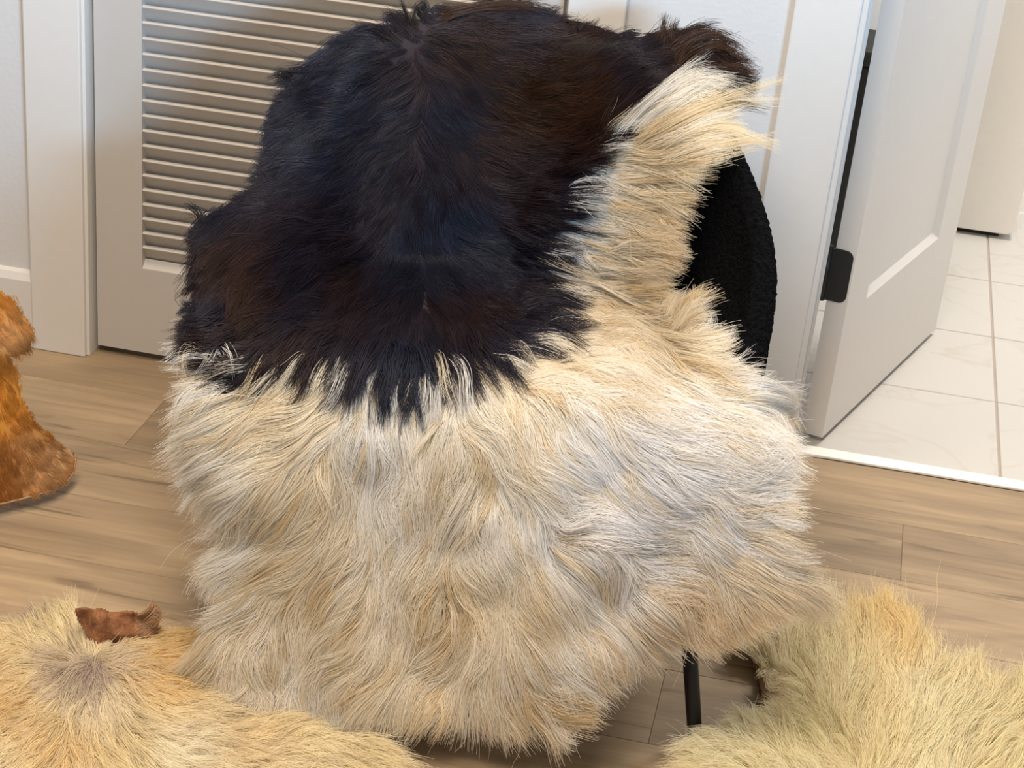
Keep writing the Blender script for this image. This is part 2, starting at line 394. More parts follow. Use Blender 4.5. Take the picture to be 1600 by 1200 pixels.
class Sheet:
    """a surface sampled along camera rays: pos[j,i] in metres for pixel (x0+i*st, y0+j*st)"""
    def __init__(s, x0, x1, y0, y1, st, tfun, toward=0.0):
        s.x0, s.y0, s.st = x0, y0, st
        xs = np.arange(x0, x1+.1, st); ys = np.arange(y0, y1+.1, st)
        s.X, s.Y = np.meshgrid(xs.astype(float), ys.astype(float))
        s.d = rays(s.X, s.Y); t = tfun(s.X, s.Y, s.d)
        s.pos = CAM_P+(t-toward)[..., None]*s.d
        du = np.gradient(s.pos, axis=1); dv = np.gradient(s.pos, axis=0)
        n = np.cross(dv, du); n /= np.linalg.norm(n, axis=-1, keepdims=True)+1e-12
        flip = (n*s.d).sum(-1) > 0; n[flip] *= -1
        s.nor = np.stack([smooth(n[..., k], 4) for k in range(3)], -1)
    def lerp(s, A, x, y):
        u = np.clip((x-s.x0)/s.st, 0, A.shape[1]-1.001); v = np.clip((y-s.y0)/s.st, 0, A.shape[0]-1.001)
        i = u.astype(int); j = v.astype(int); fu = (u-i); fv = (v-j)
        if A.ndim == 3: fu = fu[..., None]; fv = fv[..., None]
        return (A[j, i]*(1-fu)+A[j, i+1]*fu)*(1-fv)+(A[j+1, i]*(1-fu)+A[j+1, i+1]*fu)*fv
    def mesh(s, name, poly, colfun, mat, parent, thick=.004):
        keep = in_poly(s.X[:-1, :-1]+s.st/2, s.Y[:-1, :-1]+s.st/2, poly)
        idx = -np.ones(s.X.shape, int); js, is_ = np.nonzero(keep)
        used = np.zeros(s.X.shape, bool)
        for a in (0, 1):
            for b in (0, 1): used[js+a, is_+b] = True
        idx[used] = np.arange(used.sum())
        top = s.pos[used]; bot = top-s.nor[used]*thick; n = len(top)
        a, b, c, d = idx[js, is_], idx[js, is_+1], idx[js+1, is_+1], idx[js+1, is_]
        faces = np.concatenate([np.stack([a, d, c, b], 1), np.stack([a, b, c, d], 1)+n])
        def nb(dj, di):
            kp = np.pad(keep, 1); return ~kp[js+1+dj, is_+1+di]
        for (dj, di), (p, q) in (((-1, 0), (a, b)), ((0, 1), (b, c)), ((1, 0), (c, d)), ((0, -1), (d, a))):
            m = nb(dj, di); faces = np.concatenate([faces, np.stack([p[m], q[m], q[m]+n, p[m]+n], 1)])
        me = bpy.data.meshes.new(name); me.from_pydata(np.concatenate([top, bot]).tolist(), [], faces.tolist()); me.update()
        col = colfun(s.X[used], s.Y[used]); col = np.concatenate([col, col])
        at = me.attributes.new('skin_color', 'FLOAT_COLOR', 'POINT')
        at.data.foreach_set('color', np.concatenate([col, np.ones((len(col), 1))], 1).astype(np.float32).ravel())
        me.shade_smooth()
        return link_mesh(name, me, mat, parent)

def field(samples, power=3.0):
    A = np.array(samples, float)
    def f(x, y):
        x = np.asarray(x, float); w = 1/(((x[..., None]-A[:, 0])**2+(np.asarray(y)[..., None]-A[:, 1])**2)+900)**(power/2*1.3)
        return (w[..., None]*A[:, 2:]).sum(-2)/w.sum(-1)[..., None]
    return f

def make_fur(name, parent, sheet, poly, nclump, per, flow, length, color, lift, clump_r=9, wave=4.0, npts=7, rad=.00033, tip=.00010,
             tighten=.45, stray=.06, seed=1, lenjit=.35, mat=None, extra=None, bend=None, limit=None):
    g = np.random.default_rng(seed)
    P = np.array(poly, float); lo, hi = P.min(0), P.max(0)
    cx = g.uniform(lo[0], hi[0], nclump*4); cy = g.uniform(lo[1], hi[1], nclump*4)
    k = in_poly(cx, cy, poly); cx, cy = cx[k][:nclump], cy[k][:nclump]
    if extra is not None:
        ex = np.array(extra, float); cx = np.concatenate([cx, ex[:, 0]]); cy = np.concatenate([cy, ex[:, 1]])
    n = len(cx)
    fx = flow(cx, cy); fang = np.arctan2(fx[:, 1], fx[:, 0])
    # precompute flow grid
    G = flow(sheet.X, sheet.Y); G /= np.linalg.norm(G, axis=-1, keepdims=True)+1e-9
    L = length(cx, cy)*(1+lenjit*(g.random(n)*2-1))
    dev = g.normal(0, .16, n); wph = g.uniform(0, 6.28, n); wamp = wave*g.uniform(.3, 1.4, n)
    tcol = color(cx+.1*L*np.cos(fang), cy+.1*L*np.sin(fang), g)
    # strands
    N = n*per; ci = np.repeat(np.arange(n), per)
    r = clump_r*np.sqrt(g.random(N))*g.uniform(.4, 1.3, n)[ci]; a = g.uniform(0, 6.283, N)
    ox, oy = r*np.cos(a), r*np.sin(a)
    Ls = L[ci]*(1+.22*(g.random(N)*2-1))
    st_dev = g.normal(0, .05, N); is_stray = g.random(N) < stray; st_dev[is_stray] += g.normal(0, .3, is_stray.sum())
    lf = lift(cx, cy)[ci]*g.uniform(.45, 1.35, N)*g.uniform(.55, 1.35, n)[ci]
    x = cx.copy(); y = cy.copy()
    ux, uy = [x.copy()], [y.copy()]
    SUB = 3
    for kk in range(1, npts):
        for _ in range(SUB):
            v = sheet.lerp(G, x, y); v /= np.linalg.norm(v, axis=-1, keepdims=True)+1e-9
            cd, sd = np.cos(dev), np.sin(dev); step = L/((npts-1)*SUB)
            x = x+step*(v[:, 0]*cd-v[:, 1]*sd); y = y+step*(v[:, 0]*sd+v[:, 1]*cd)
        ux.append(x.copy()); uy.append(y.copy())
    ux = np.array(ux).T; uy = np.array(uy).T                         # n x npts guide
    if limit is not None:                                           # hair thins out and shortens towards the hide's rim
        fac = np.ones(n); free = np.ones(n, bool)
        nx = 0 if extra is None else len(extra)
        if nx: free[-nx:] = False
        for s_ in np.linspace(1, 0, 25):
            k_ = s_*(npts-1); i0 = int(min(k_, npts-2)); f_ = k_-i0
            qx = ux[:, i0]*(1-f_)+ux[:, i0+1]*f_; qy = uy[:, i0]*(1-f_)+uy[:, i0+1]*f_
            fac = np.where(free & ~in_poly(qx, qy, limit), s_, fac)
        fac = np.where(fac < 1, np.clip(fac+g.uniform(-.05, .22, n), .22, 1.1), 1)
        ux = ux[:, :1]+(ux-ux[:, :1])*fac[:, None]; uy = uy[:, :1]+(uy-uy[:, :1])*fac[:, None]; L = L*fac; Ls = Ls*fac[ci]
        lf = lf*(.45+.55*fac[ci])
    out = np.empty((N, npts, 3), np.float32)
    for kk in range(npts):
        t = kk/(npts-1)
        gx = ux[ci, 0]+(ux[ci, kk]-ux[ci, 0])*Ls/L[ci]; gy = uy[ci, 0]+(uy[ci, kk]-uy[ci, 0])*Ls/L[ci]
        k0, k1 = max(kk-1, 0), min(kk+1, npts-1)
        tx = ux[ci, k1]-ux[ci, k0]; ty = uy[ci, k1]-uy[ci, k0]; nn = np.hypot(tx, ty)+1e-6; tx /= nn; ty /= nn
        sq = 1-tighten*(t**.8)*np.where(is_stray, .2, 1)
        wv = wamp[ci]*np.sin(wph[ci]+t*4.2)*t + st_dev*Ls*t
        if bend is not None: wv = wv + bend*Ls*t*t*np.sin(wph[ci]*3)
        qx = gx+ox*sq-ty*wv; qy = gy+oy*sq+tx*wv
        p = sheet.lerp(sheet.pos, qx, qy); nr = sheet.lerp(sheet.nor, qx, qy)
        hgt = lf*(1.9*t**.75-1.15*t*t*np.where(is_stray, .5, 1))
        out[:, kk] = p+nr*hgt[:, None]
    cu = bpy.data.hair_curves.new(name)
    cu.add_curves([npts]*N)
    cu.attributes['position'].data.foreach_set('vector', out.reshape(-1))
    ra = cu.attributes.get('radius') or cu.attributes.new('radius', 'FLOAT', 'POINT')
    tt = np.linspace(0, 1, npts); rr = rad*(1-tt**2)+tip*tt**2
    ra.data.foreach_set('value', np.tile(rr, N).astype(np.float32)*np.repeat(g.uniform(.7, 1.3, N), npts).astype(np.float32))
    col = tcol[ci]*g.uniform(.90, 1.06, N)[:, None]
    ca = cu.attributes.new('fur_color', 'FLOAT_COLOR', 'CURVE')
    ca.data.foreach_set('color', np.concatenate([np.clip(col, 0, .985), np.ones((N, 1))], 1).astype(np.float32).ravel())
    o = bpy.data.objects.new(name, cu); COL.objects.link(o); cu.materials.append(mat or M_FUR)
    o.parent = parent; o['kind'] = 'stuff'
    return o

# ------------------------------------------------------------------ tub chair
def world_child(o, parent):
    o.parent = parent; o.matrix_parent_inverse = Matrix.Translation(-parent.location); return o
def at_depth(px, py, Y):
    d = rays(np.array(float(px)), np.array(float(py))); return CAM_P+d*(Y/d[1])
def at_height(px, py, z):
    d = rays(np.array(float(px)), np.array(float(py))); return CAM_P+d*((z-CAM_H)/d[2])
zrim = lambda Y: .42+.5*(Y-2.07)
rim = [(-.040, 2.04, .404), (-.037, 2.10, zrim(2.10)), (-.035, 2.19, zrim(2.19))]
for a in range(0, 136, 9):
    r_ = math.radians(a); X = -.42+.385*math.cos(r_)-(.012 if 10 < a < 40 else 0); Y = 2.28+.39*math.sin(r_); rim.append((X, Y, zrim(Y)))
for px, py, Y in ((452, 132, 2.50), (428, 205, 2.46), (412, 285, 2.41), (366, 332, 2.34), (324, 354, 2.26), (318, 430, 2.15), (312, 505, 2.05)):
    rim.append(tuple(at_depth(px, py, Y)))
rim = np.array(rim)
def resample(P, n, sm=6):
    s = np.concatenate([[0], np.cumsum(np.linalg.norm(np.diff(P, axis=0), axis=1))]); u = np.linspace(0, s[-1], n)
    Q = np.stack([np.interp(u, s, P[:, k]) for k in range(3)], 1)
    for _ in range(sm): Q[1:-1] = (Q[:-2]+2*Q[1:-1]+Q[2:])/4
    return Q
rim = resample(rim, 170, 30)
zseat = lambda Y: .425-.05*sstep(2.1, 2.5, Y)

chair = empty('tub_chair', (-.40, 2.33, 0))
tag(chair, 'black boucle tub chair under the black and cream goat hide', 'chair')
tan_ = np.gradient(rim, axis=0); tan_[:, 2] = 0; tan_ /= np.linalg.norm(tan_, axis=1, keepdims=True)
inn = np.stack([-tan_[:, 1], tan_[:, 0]], 1)
def chair_shell():
    rows_ = []
    for i in range(len(rim)):
        X, Y, zr = rim[i]; zs = float(zseat(Y))-.02; h = zr-zs
        sec = [(.06, .205), (.025, .225), (.004, .27), (0, .36 if zr > .42 else .33), (0, zr-.03), (.006, zr-.012), (.02, zr-.003), (.034, zr-.010), (.046, zr-.03-.15*h),
               (.07, zs+.45*h), (.10, zs+.10*h), (.125, zs-.03), (.13, .30)]
        sec = np.array(sec); s = np.concatenate([[0], np.cumsum(np.linalg.norm(np.diff(sec, axis=0), axis=1)+1e-4)])
        u = np.linspace(0, s[-1], 46); o_ = np.interp(u, s, sec[:, 0]); z_ = np.interp(u, s, sec[:, 1])
        rows_.append(np.stack([X+inn[i, 0]*o_, Y+inn[i, 1]*o_, z_], 1))
    V_ = np.array(rows_); n, m = V_.shape[:2]
    f = [(i*m+j, i*m+j+1, (i+1)*m+j+1, (i+1)*m+j) for i in range(n-1) for j in range(m-1)]
    f += [tuple(range(m))[::-1], tuple((n-1)*m+j for j in range(m))]
    me = bpy.data.meshes.new('tub_shell'); me.from_pydata(V_.reshape(-1, 3).tolist(), [], f); me.update()
    bm = bmesh.new(); bm.from_mesh(me); bmesh.ops.recalc_face_normals(bm, faces=bm.faces[:]); bm.to_mesh(me); bm.free(); me.shade_smooth()
    return me
sh = link_mesh('tub_shell', chair_shell(), M_BOUCLE); world_child(sh, chair)
md = sh.modifiers.new('dense', 'SUBSURF'); md.levels = md.render_levels = 2; md.subdivision_type = 'SIMPLE'
tx = bpy.data.textures.new('boucle_nubs', 'CLOUDS'); tx.noise_scale = .006; tx.noise_depth = 1
md = sh.modifiers.new('nubs', 'DISPLACE'); md.texture = tx; md.strength = .006; md.mid_level = .6
# seat cushion following the inside of the shell
ins = rim[:, :2]+inn*.112
sel = ins[::6]
pts = [tuple(p) for p in sel]
sc_ = prism('seat_cushion', [(float(p[0]), float(p[1])) for p in pts], 2, .235, .375, M_BOUCLE, None, .02); world_child(sc_, chair)
bs = prism('seat_base', [(float(p[0]), float(p[1])) for p in (rim[:, :2]+inn*.05)[::8]], 2, .205, .26, M_BLACK, None); world_child(bs, chair)
for ft, tp in (((-.038, 2.025), (-.088, 2.075)), ((-.64, 2.10), (-.60, 2.13)), ((-.085, 2.66), (-.14, 2.56)), ((-.70, 2.62), (-.64, 2.53))):
    lg = link_mesh('leg', tube_mesh('leg', [(*ft, 0), (ft[0]*.97+tp[0]*.03, ft[1]*.97+tp[1]*.03, .006), (*tp, .22)], [.0085, .0092, .0098], 18), M_BLACK)
    world_child(lg, chair)

# ------------------------------------------------------------------ black and cream goat hide draped over the chair
GX0, GY0, GS = -1.05, 1.70, .005
gx = GX0+GS*np.arange(270); gy = GY0+GS*np.arange(230); HX, HY = np.meshgrid(gx, gy)
def build_height():
    d2_ = np.full(HX.shape, 9.0); zr = np.zeros(HX.shape)
    for p in rim:
        q = (HX-p[0])**2+(HY-p[1])**2; m = q < d2_; d2_ = np.where(m, q, d2_); zr = np.where(m, p[2], zr)
    d = np.sqrt(d2_); ins_ = in_poly(HX, HY, [tuple(p[:2]) for p in rim]); zs = zseat(HY)
    Hin = zs+(zr-zs)*(1-sstep(.052, .135, d)); Hout = zr-5*np.maximum(d-.012, 0)
    H = np.where(ins_, Hin, Hout)
    zf = np.interp(HY, [1.70, 1.885, 1.90, 1.945, 1.985, 2.01, 2.04, 2.09], [0, 0, .03, .20, .355, .405, .432, .445])
    H = np.where(HY < 2.12, np.where(ins_ | (HY < 2.05), np.minimum(np.where(HY < 2.05, 9, H), zf), H), H)
    side = (HX > -.036) & (HX < .2) | (HX < -.70)
    flap = np.where(HY < 2.045, zf, zf-3*(HY-2.045))
    H = np.where(side & (HY < 2.2), np.maximum(flap, np.where(ins_, H, Hout)), H)
    return H
HGT = build_height()
def hlook(X, Y):
    u = np.clip((X-GX0)/GS, 0, HGT.shape[1]-1.01); v = np.clip((Y-GY0)/GS, 0, HGT.shape[0]-1.01); i = u.astype(int); j = v.astype(int); fu = u-i; fv = v-j
    return (HGT[j, i]*(1-fu)+HGT[j, i+1]*fu)*(1-fv)+(HGT[j+1, i]*(1-fu)+HGT[j+1, i+1]*fu)*fv
def fill_air(t):
    """rays that meet nothing continue the neighbouring surface"""
    known = ~np.isnan(t); f = np.where(known, t, 0.0); w = known.astype(float)
    if not known.all():
        for _ in range(90):
            if (w > 0).all(): break
            pf, pw = np.pad(f*w, 1), np.pad(w, 1)
            s_ = pf[:-2, 1:-1]+pf[2:, 1:-1]+pf[1:-1, :-2]+pf[1:-1, 2:]; c_ = pw[:-2, 1:-1]+pw[2:, 1:-1]+pw[1:-1, :-2]+pw[1:-1, 2:]
            g_ = (w == 0) & (c_ > 0); f = np.where(g_, s_/np.maximum(c_, 1e-9), f); w = np.where(g_, 1.0, w)
    return f
def t_chair(px, py, d):
    t = np.full(px.shape, np.nan); cur = np.full(px.shape, 1.75); done = np.zeros(px.shape, bool)
    for _ in range(330):
        P = CAM_P+cur[..., None]*d
        hit = ~done & (P[..., 2] < hlook(P[..., 0], P[..., 1])) & (P[..., 2] > .004) & (P[..., 1] < 2.80)
        t[hit] = cur[hit]-.002; done |= hit
        cur = cur+.004
    f = fill_air(t)
    f = smooth(f, 15)
    fold = (vnoise(px, py, 95, 1)-.5)*.045+(vnoise(px, py, 45, 2)-.5)*.010
    return f+fold*sstep(500, 800, py)+fold*.35*(1-sstep(500, 800, py))
HS = Sheet(150, 1400, -130, 1330, 8, t_chair, toward=.016)
hide_poly = [(640, 32), (700, 16), (760, 10), (830, 16), (880, 44), (960, 62), (1040, 56), (1090, 62), (1130, 98), (1160, 128), (1115, 180), (1070, 270),
             (1052, 330), (1046, 390), (1028, 430), (1055, 490), (1090, 512), (1105, 560), (1135, 605), (1170, 640), (1180, 700), (1190, 780), (1200, 850),
             (1225, 905), (1165, 945), (1100, 955), (1030, 955), (970, 985), (930, 1020), (900, 1060), (885, 1095), (850, 1115), (800, 1090), (740, 1080), (690, 1085),
             (640, 1065), (560, 1070), (500, 1068), (440, 1060), (345, 1062), (325, 1035), (345, 990), (375, 950), (385, 900), (380, 850), (370, 790), (355, 740),
             (345, 680), (335, 620), (325, 565), (308, 525), (308, 430), (306, 345), (356, 324), (404, 297), (420, 240), (430, 170), (450, 122), (505, 88), (565, 52), (605, 40)]
dark_poly = [(240, 505), (320, 515), (350, 572), (440, 562), (500, 560), (560, 572), (640, 590), (668, 598), (690, 560), (760, 556), (830, 532), (862, 516), (858, 490),
             (852, 430), (832, 372), (872, 315), (905, 258), (955, 200), (1040, 135), (1120, 125), (1300, 150), (1300, -200), (200, -200)]
flow_s = [(640, 45, -.5, -.6), (560, 100, -1, .25), (470, 120, -1, .4), (560, 200, -1, .3), (450, 250, -.8, .6), (420, 330, -1, .35), (330, 400, -.7, .7), (560, 330, -.9, .5),
          (480, 400, -1, .3), (350, 480, -.4, .9), (450, 480, -.9, .4), (450, 580, -.6, .8), (560, 560, -.5, .9), (640, 600, 0, 1), (620, 450, -.8, .6), (640, 300, -.6, .8),
          (638, 120, -.8, .3), (635, 200, -.9, .35), (672, 200, .8, .5), (665, 110, .8, .5), (720, 60, 1, .25), (720, 120, .8, .6), (800, 90, 1, .3), (700, 250, .5, .85), (800, 200, 1, .35), (900, 150, 1, -.35), (950, 95, 1, -.45), (1045, 75, .8, -.5),
          (1100, 70, .9, -.1), (1130, 110, .9, .4), (850, 300, 1, .1), (900, 250, 1, -.35), (1000, 180, .8, -.55), (1080, 150, 1, -.25), (1100, 200, 1, -.05), (1000, 240, 1, -.1),
          (960, 320, 1, 0), (1020, 330, .9, .35), (1000, 400, .95, .3), (900, 380, .95, .3), (850, 450, 1, .2), (750, 400, .9, .4), (700, 480, .7, .7), (800, 540, .9, .5),
          (880, 520, 1, .15), (720, 580, .4, .9), (670, 560, .1, 1), (660, 400, .3, .9), (1000, 500, 1, .25), (1060, 560, .9, .5), (1085, 505, .7, -.6), (1150, 620, 1, .1), (950, 600, 1, .2), (850, 610, .95, .35),
          (760, 650, .4, .9), (800, 700, .5, .85), (900, 720, .9, .45), (1000, 720, 1, .2), (1100, 740, 1, .25), (1200, 720, 1, .1), (1180, 820, 1, .3), (1100, 850, .85, .5),
          (1200, 900, .7, .7), (1000, 850, .95, .3), (900, 850, .9, .45), (820, 820, .6, .8), (700, 700, .1, 1), (680, 660, .2, 1), (600, 650, -.1, 1), (620, 720, .3, .95),
          (540, 700, -.2, 1), (480, 650, -.7, .7), (400, 680, -.9, .45), (340, 700, -1, .3), (320, 600, -.9, .35), (325, 545, -.7, -.1), (380, 760, -.8, .6), (350, 850, -.8, .6),
          (450, 780, -.5, .85), (520, 800, -.1, 1), (600, 830, .1, 1), (680, 800, -.1, 1), (720, 820, -.3, .95), (740, 880, -.3, .95), (765, 900, .1, 1), (800, 900, .5, .85),
          (860, 930, .6, .8), (950, 950, .7, .7), (1050, 930, .8, .6), (1120, 930, .6, .8), (450, 860, -.85, .5), (550, 880, -.7, .7), (640, 880, -.6, .8), (400, 960, -.5, .85),
          (340, 1030, -.6, .8), (420, 1040, -.2, 1), (500, 980, -.3, .95), (500, 1060, -.3, .95), (600, 980, -.5, .85), (600, 1060, -.5, .85), (680, 980, -.5, .85),
          (700, 1060, -.4, .9), (760, 1000, 0, 1), (780, 1080, .1, 1), (840, 1030, .4, .9), (850, 1110, .7, .7), (900, 1040, .5, .85)]
_flow = field(flow_s)
def hide_flow(x, y):
    v = _flow(x, y); a = (vnoise(x, y, 75, 5)-.5)*1.3*sstep(560, 700, y)+(vnoise(x, y, 40, 6)-.5)*.6
    c, s = np.cos(a), np.sin(a); return np.stack([v[..., 0]*c-v[..., 1]*s, v[..., 0]*s+v[..., 1]*c], -1)
def gauss(x, y, cx, cy, r): return np.exp(-((x-cx)**2+(y-cy)**2)/(2*r*r))
def is_dark(x, y): return in_poly(np.asarray(x), np.asarray(y), dark_poly)
WHITE = np.array([.94, .925, .895]); CREAM = np.array([.92, .84, .68]); GOLD = np.array([.84, .66, .40]); COOL_LIT = np.array([.93, .93, .945])
def light_color(x, y):
    c = np.tile(WHITE, (len(x), 1))
    def mixc(c, k, w): return c*(1-w[:, None])+k*w[:, None]
    c = mixc(c, CREAM, np.clip(.38+2.0*(vnoise(x, y, 100, 8)-.5), 0, .95))
    c = mixc(c, COOL_LIT, .75*gauss(x, y, 960, 740, 120)); c = mixc(c, COOL_LIT, .6*gauss(x, y, 470, 1010, 80))  # cool light on the front fur, put into the hair colour
    c = mixc(c, CREAM, .8*gauss(x, y, 1030, 330, 70)); c = mixc(c, CREAM, .9*gauss(x, y, 1060, 540, 45)); c = mixc(c, CREAM, .8*gauss(x, y, 1090, 200, 70))
    c = mixc(c, GOLD, .5*gauss(x, y, 1040, 380, 30)+.45*gauss(x, y, 1150, 950, 50)); c = mixc(c, GOLD, np.clip(.6*gauss(x, y, 975, 1010, 45), 0, 1)); c = mixc(c, GOLD, .55*gauss(x, y, 1050, 960, 45))
    c = mixc(c, CREAM, .9*gauss(x, y, 760, 900, 60)); c = mixc(c, CREAM, .7*gauss(x, y, 330, 1050, 50)); c = mixc(c, CREAM, .7*gauss(x, y, 540, 930, 90)); c = mixc(c, CREAM, .5*gauss(x, y, 680, 660, 60))
    return c
DK = np.array([.023, .026, .047]); DKB = np.array([.042, .016, .007])  # black and brown hair; the black's raised blue paints in a cool sheen
def hide_color(x, y, g=None):
    n = len(x); jx = jy = 0
    if g is not None: jx, jy = g.normal(0, 5, n), g.normal(0, 4, n)
    dk = is_dark(x+jx, y+jy)
    br = np.clip(.25+1.2*(vnoise(x, y, 80, 9)-.5)+.5*gauss(x, y, 380, 440, 80)+.6*gauss(x, y, 900, 200, 120)+.7*gauss(x, y, 1080, 90, 60)+.5*gauss(x, y, 740, 130, 60), 0, 1)
    cd = DK*(1-br[:, None])+DKB*br[:, None]
    cl_ = light_color(x, y)
    if g is not None:
        u = g.random(n)[:, None]; cl_ = np.where(u < .22, cl_*np.array([.90, .82, .68]), np.where(u > .8, cl_*np.array([1.02, 1.03, 1.06]), cl_))
        cd = cd*g.uniform(.6, 1.5, n)[:, None]
    return np.where(dk[:, None], cd, cl_)
def near_seam(x, y):
    """1 where black hair is about to overhang the cream hair, -1 on cream hair lying just under it"""
    v = _flow(x, y); v /= np.linalg.norm(v, axis=-1, keepdims=True)+1e-9; dk = is_dark(x, y)
    return dk & ~is_dark(x+v[:, 0]*55, y+v[:, 1]*55), ~dk & is_dark(x-v[:, 0]*65, y-v[:, 1]*65)
def hide_lift(x, y):
    over, under = near_seam(x, y)
    return np.where(over, .013, np.where(under, .0045, np.where(is_dark(x, y), .005, .0125)))*(1+.5*(vnoise(x, y, 50, 12)-.5))
def hide_len(x, y):
    dk = is_dark(x, y); L = np.where(dk, 62, 122).astype(float)
    L = L-48*gauss(x, y, 1000, 400, 130)*~dk
    L = L
    L = np.where(near_seam(x, y)[0], 78, L)
    L = L-22*gauss(x, y, 310, 420, 50)-25*gauss(x, y, 430, 180, 50)
    return L
hide = empty('goat_hide', (-.40, 1.93, 0)); tag(hide, 'long-haired goat hide, black above and cream below, draped over the tub chair', 'hide')
sk = HS.mesh('skin', hide_poly, lambda x, y: hide_color(x, y)*.6, M_SKIN, None); world_child(sk, hide)
hair_poly = [(430, 120), (470, 100), (520, 72), (575, 42), (620, 35), (640, 25), (660, 15), (720, 8), (790, 3), (860, 15), (885, 42), (920, 52), (990, 60), (1025, 58), (1040, 50), (1060, 55),
             (1090, 45), (1120, 60), (1150, 95), (1170, 130), (1110, 165), (1130, 205), (1090, 250), (1075, 275), (1065, 320), (1055, 370), (1058, 410), (1032, 432), (1040, 470), (1075, 480), (1098, 465),
             (1105, 510), (1130, 540), (1140, 590), (1200, 610), (1225, 640), (1220, 680), (1230, 720), (1205, 760), (1225, 800), (1230, 840), (1245, 890), (1285, 935), (1200, 955), (1150, 975),
             (1100, 990), (1070, 985), (1000, 1005), (960, 1030), (935, 1055), (915, 1080), (905, 1105), (885, 1155), (860, 1150), (800, 1130), (745, 1120), (690, 1135), (640, 1105),
             (600, 1105), (520, 1130), (470, 1115), (420, 1105), (330, 1115), (290, 1090), (285, 1060), (310, 1020), (345, 970), (355, 930), (340, 880), (330, 850), (345, 800), (315, 770),
             (310, 730), (300, 690), (290, 620), (310, 590), (290, 560), (300, 520), (303, 430), (298, 340), (345, 320), (395, 300), (410, 250), (425, 170), (438, 130)]
fu = make_fur('fur', hide, HS, hide_poly, 7000, 38, hide_flow, hide_len, hide_color, hide_lift, clump_r=11, wave=6, npts=8, seed=3, bend=.05, limit=hair_poly, rad=.00028, stray=.016)
world_child(fu, hide)

# single long locks that stand out from the hide's rim
def make_locks(name, sheet, locks, npts=10, seed=4, rad=.00026, tip=.00009):
    g = np.random.default_rng(seed); pos = []; cols = []
    for gl, col, n, r in locks:
        Pq = np.array(gl, float); s_ = np.concatenate([[0], np.cumsum(np.hypot(*np.diff(Pq, axis=0).T))]); u = np.linspace(0, s_[-1], npts)
        q = np.stack([np.interp(u, s_, Pq[:, k]) for k in range(2)], 1)
        for _ in range(3): q[1:-1] = (q[:-2]+2*q[1:-1]+q[2:])/4
        tg = np.gradient(q, axis=0); tg /= np.linalg.norm(tg, axis=1, keepdims=True)+1e-6
        off = g.normal(0, r*1.15, n); off2 = g.normal(0, r*.6, n); lf = np.abs(g.normal(.006, .003, n))+.002; sh_ = g.uniform(.72, 1.05, n); fan = g.normal(0, r*.8, n); ph = g.uniform(0, 6.28, n)
        t = np.linspace(0, 1, npts)
        k = t[None]*sh_[:, None]*(npts-1); i0 = np.clip(k.astype(int), 0, npts-2); f_ = k-i0
        qx = q[i0, 0]*(1-f_)+q[i0+1, 0]*f_; qy = q[i0, 1]*(1-f_)+q[i0+1, 1]*f_; tx_ = tg[i0, 0]; ty_ = tg[i0, 1]
        o_ = off[:, None]*(1-.75*t**.7)[None]+fan[:, None]*t[None]**2+1.2*np.sin(ph[:, None]+t[None]*7)*t[None]
        qx = qx-ty_*o_+off2[:, None]*(1-t)[None]; qy = qy+tx_*o_+off2[:, None]*(1-t)[None]
        p = sheet.lerp(sheet.pos, qx, qy)+sheet.lerp(sheet.nor, qx, qy)*(lf[:, None]*(.3+1.9*np.sqrt(t)-.9*t)[None])[..., None]
        pos.append(p); cols.append(np.array(col)[None]*g.uniform(.88, 1.06, n)[:, None])
    out = np.concatenate(pos).astype(np.float32); N = len(out); col = np.clip(np.concatenate(cols), 0, .97)
    cu = bpy.data.hair_curves.new(name); cu.add_curves([npts]*N); cu.attributes['position'].data.foreach_set('vector', out.reshape(-1))
    ra = cu.attributes.get('radius') or cu.attributes.new('radius', 'FLOAT', 'POINT'); tt = np.linspace(0, 1, npts)
    ra.data.foreach_set('value', np.tile(rad*(1-tt**2)+tip*tt**2, N).astype(np.float32))
    ca = cu.attributes.new('fur_color', 'FLOAT_COLOR', 'CURVE'); ca.data.foreach_set('color', np.concatenate([col, np.ones((N, 1))], 1).astype(np.float32).ravel())
    o = bpy.data.objects.new(name, cu); COL.objects.link(o); cu.materials.append(M_FUR); o['kind'] = 'stuff'; return o
W_, C_, B_, K_ = (.93, .89, .82), (.92, .80, .58), (.075, .036, .022), (.022, .018, .02)
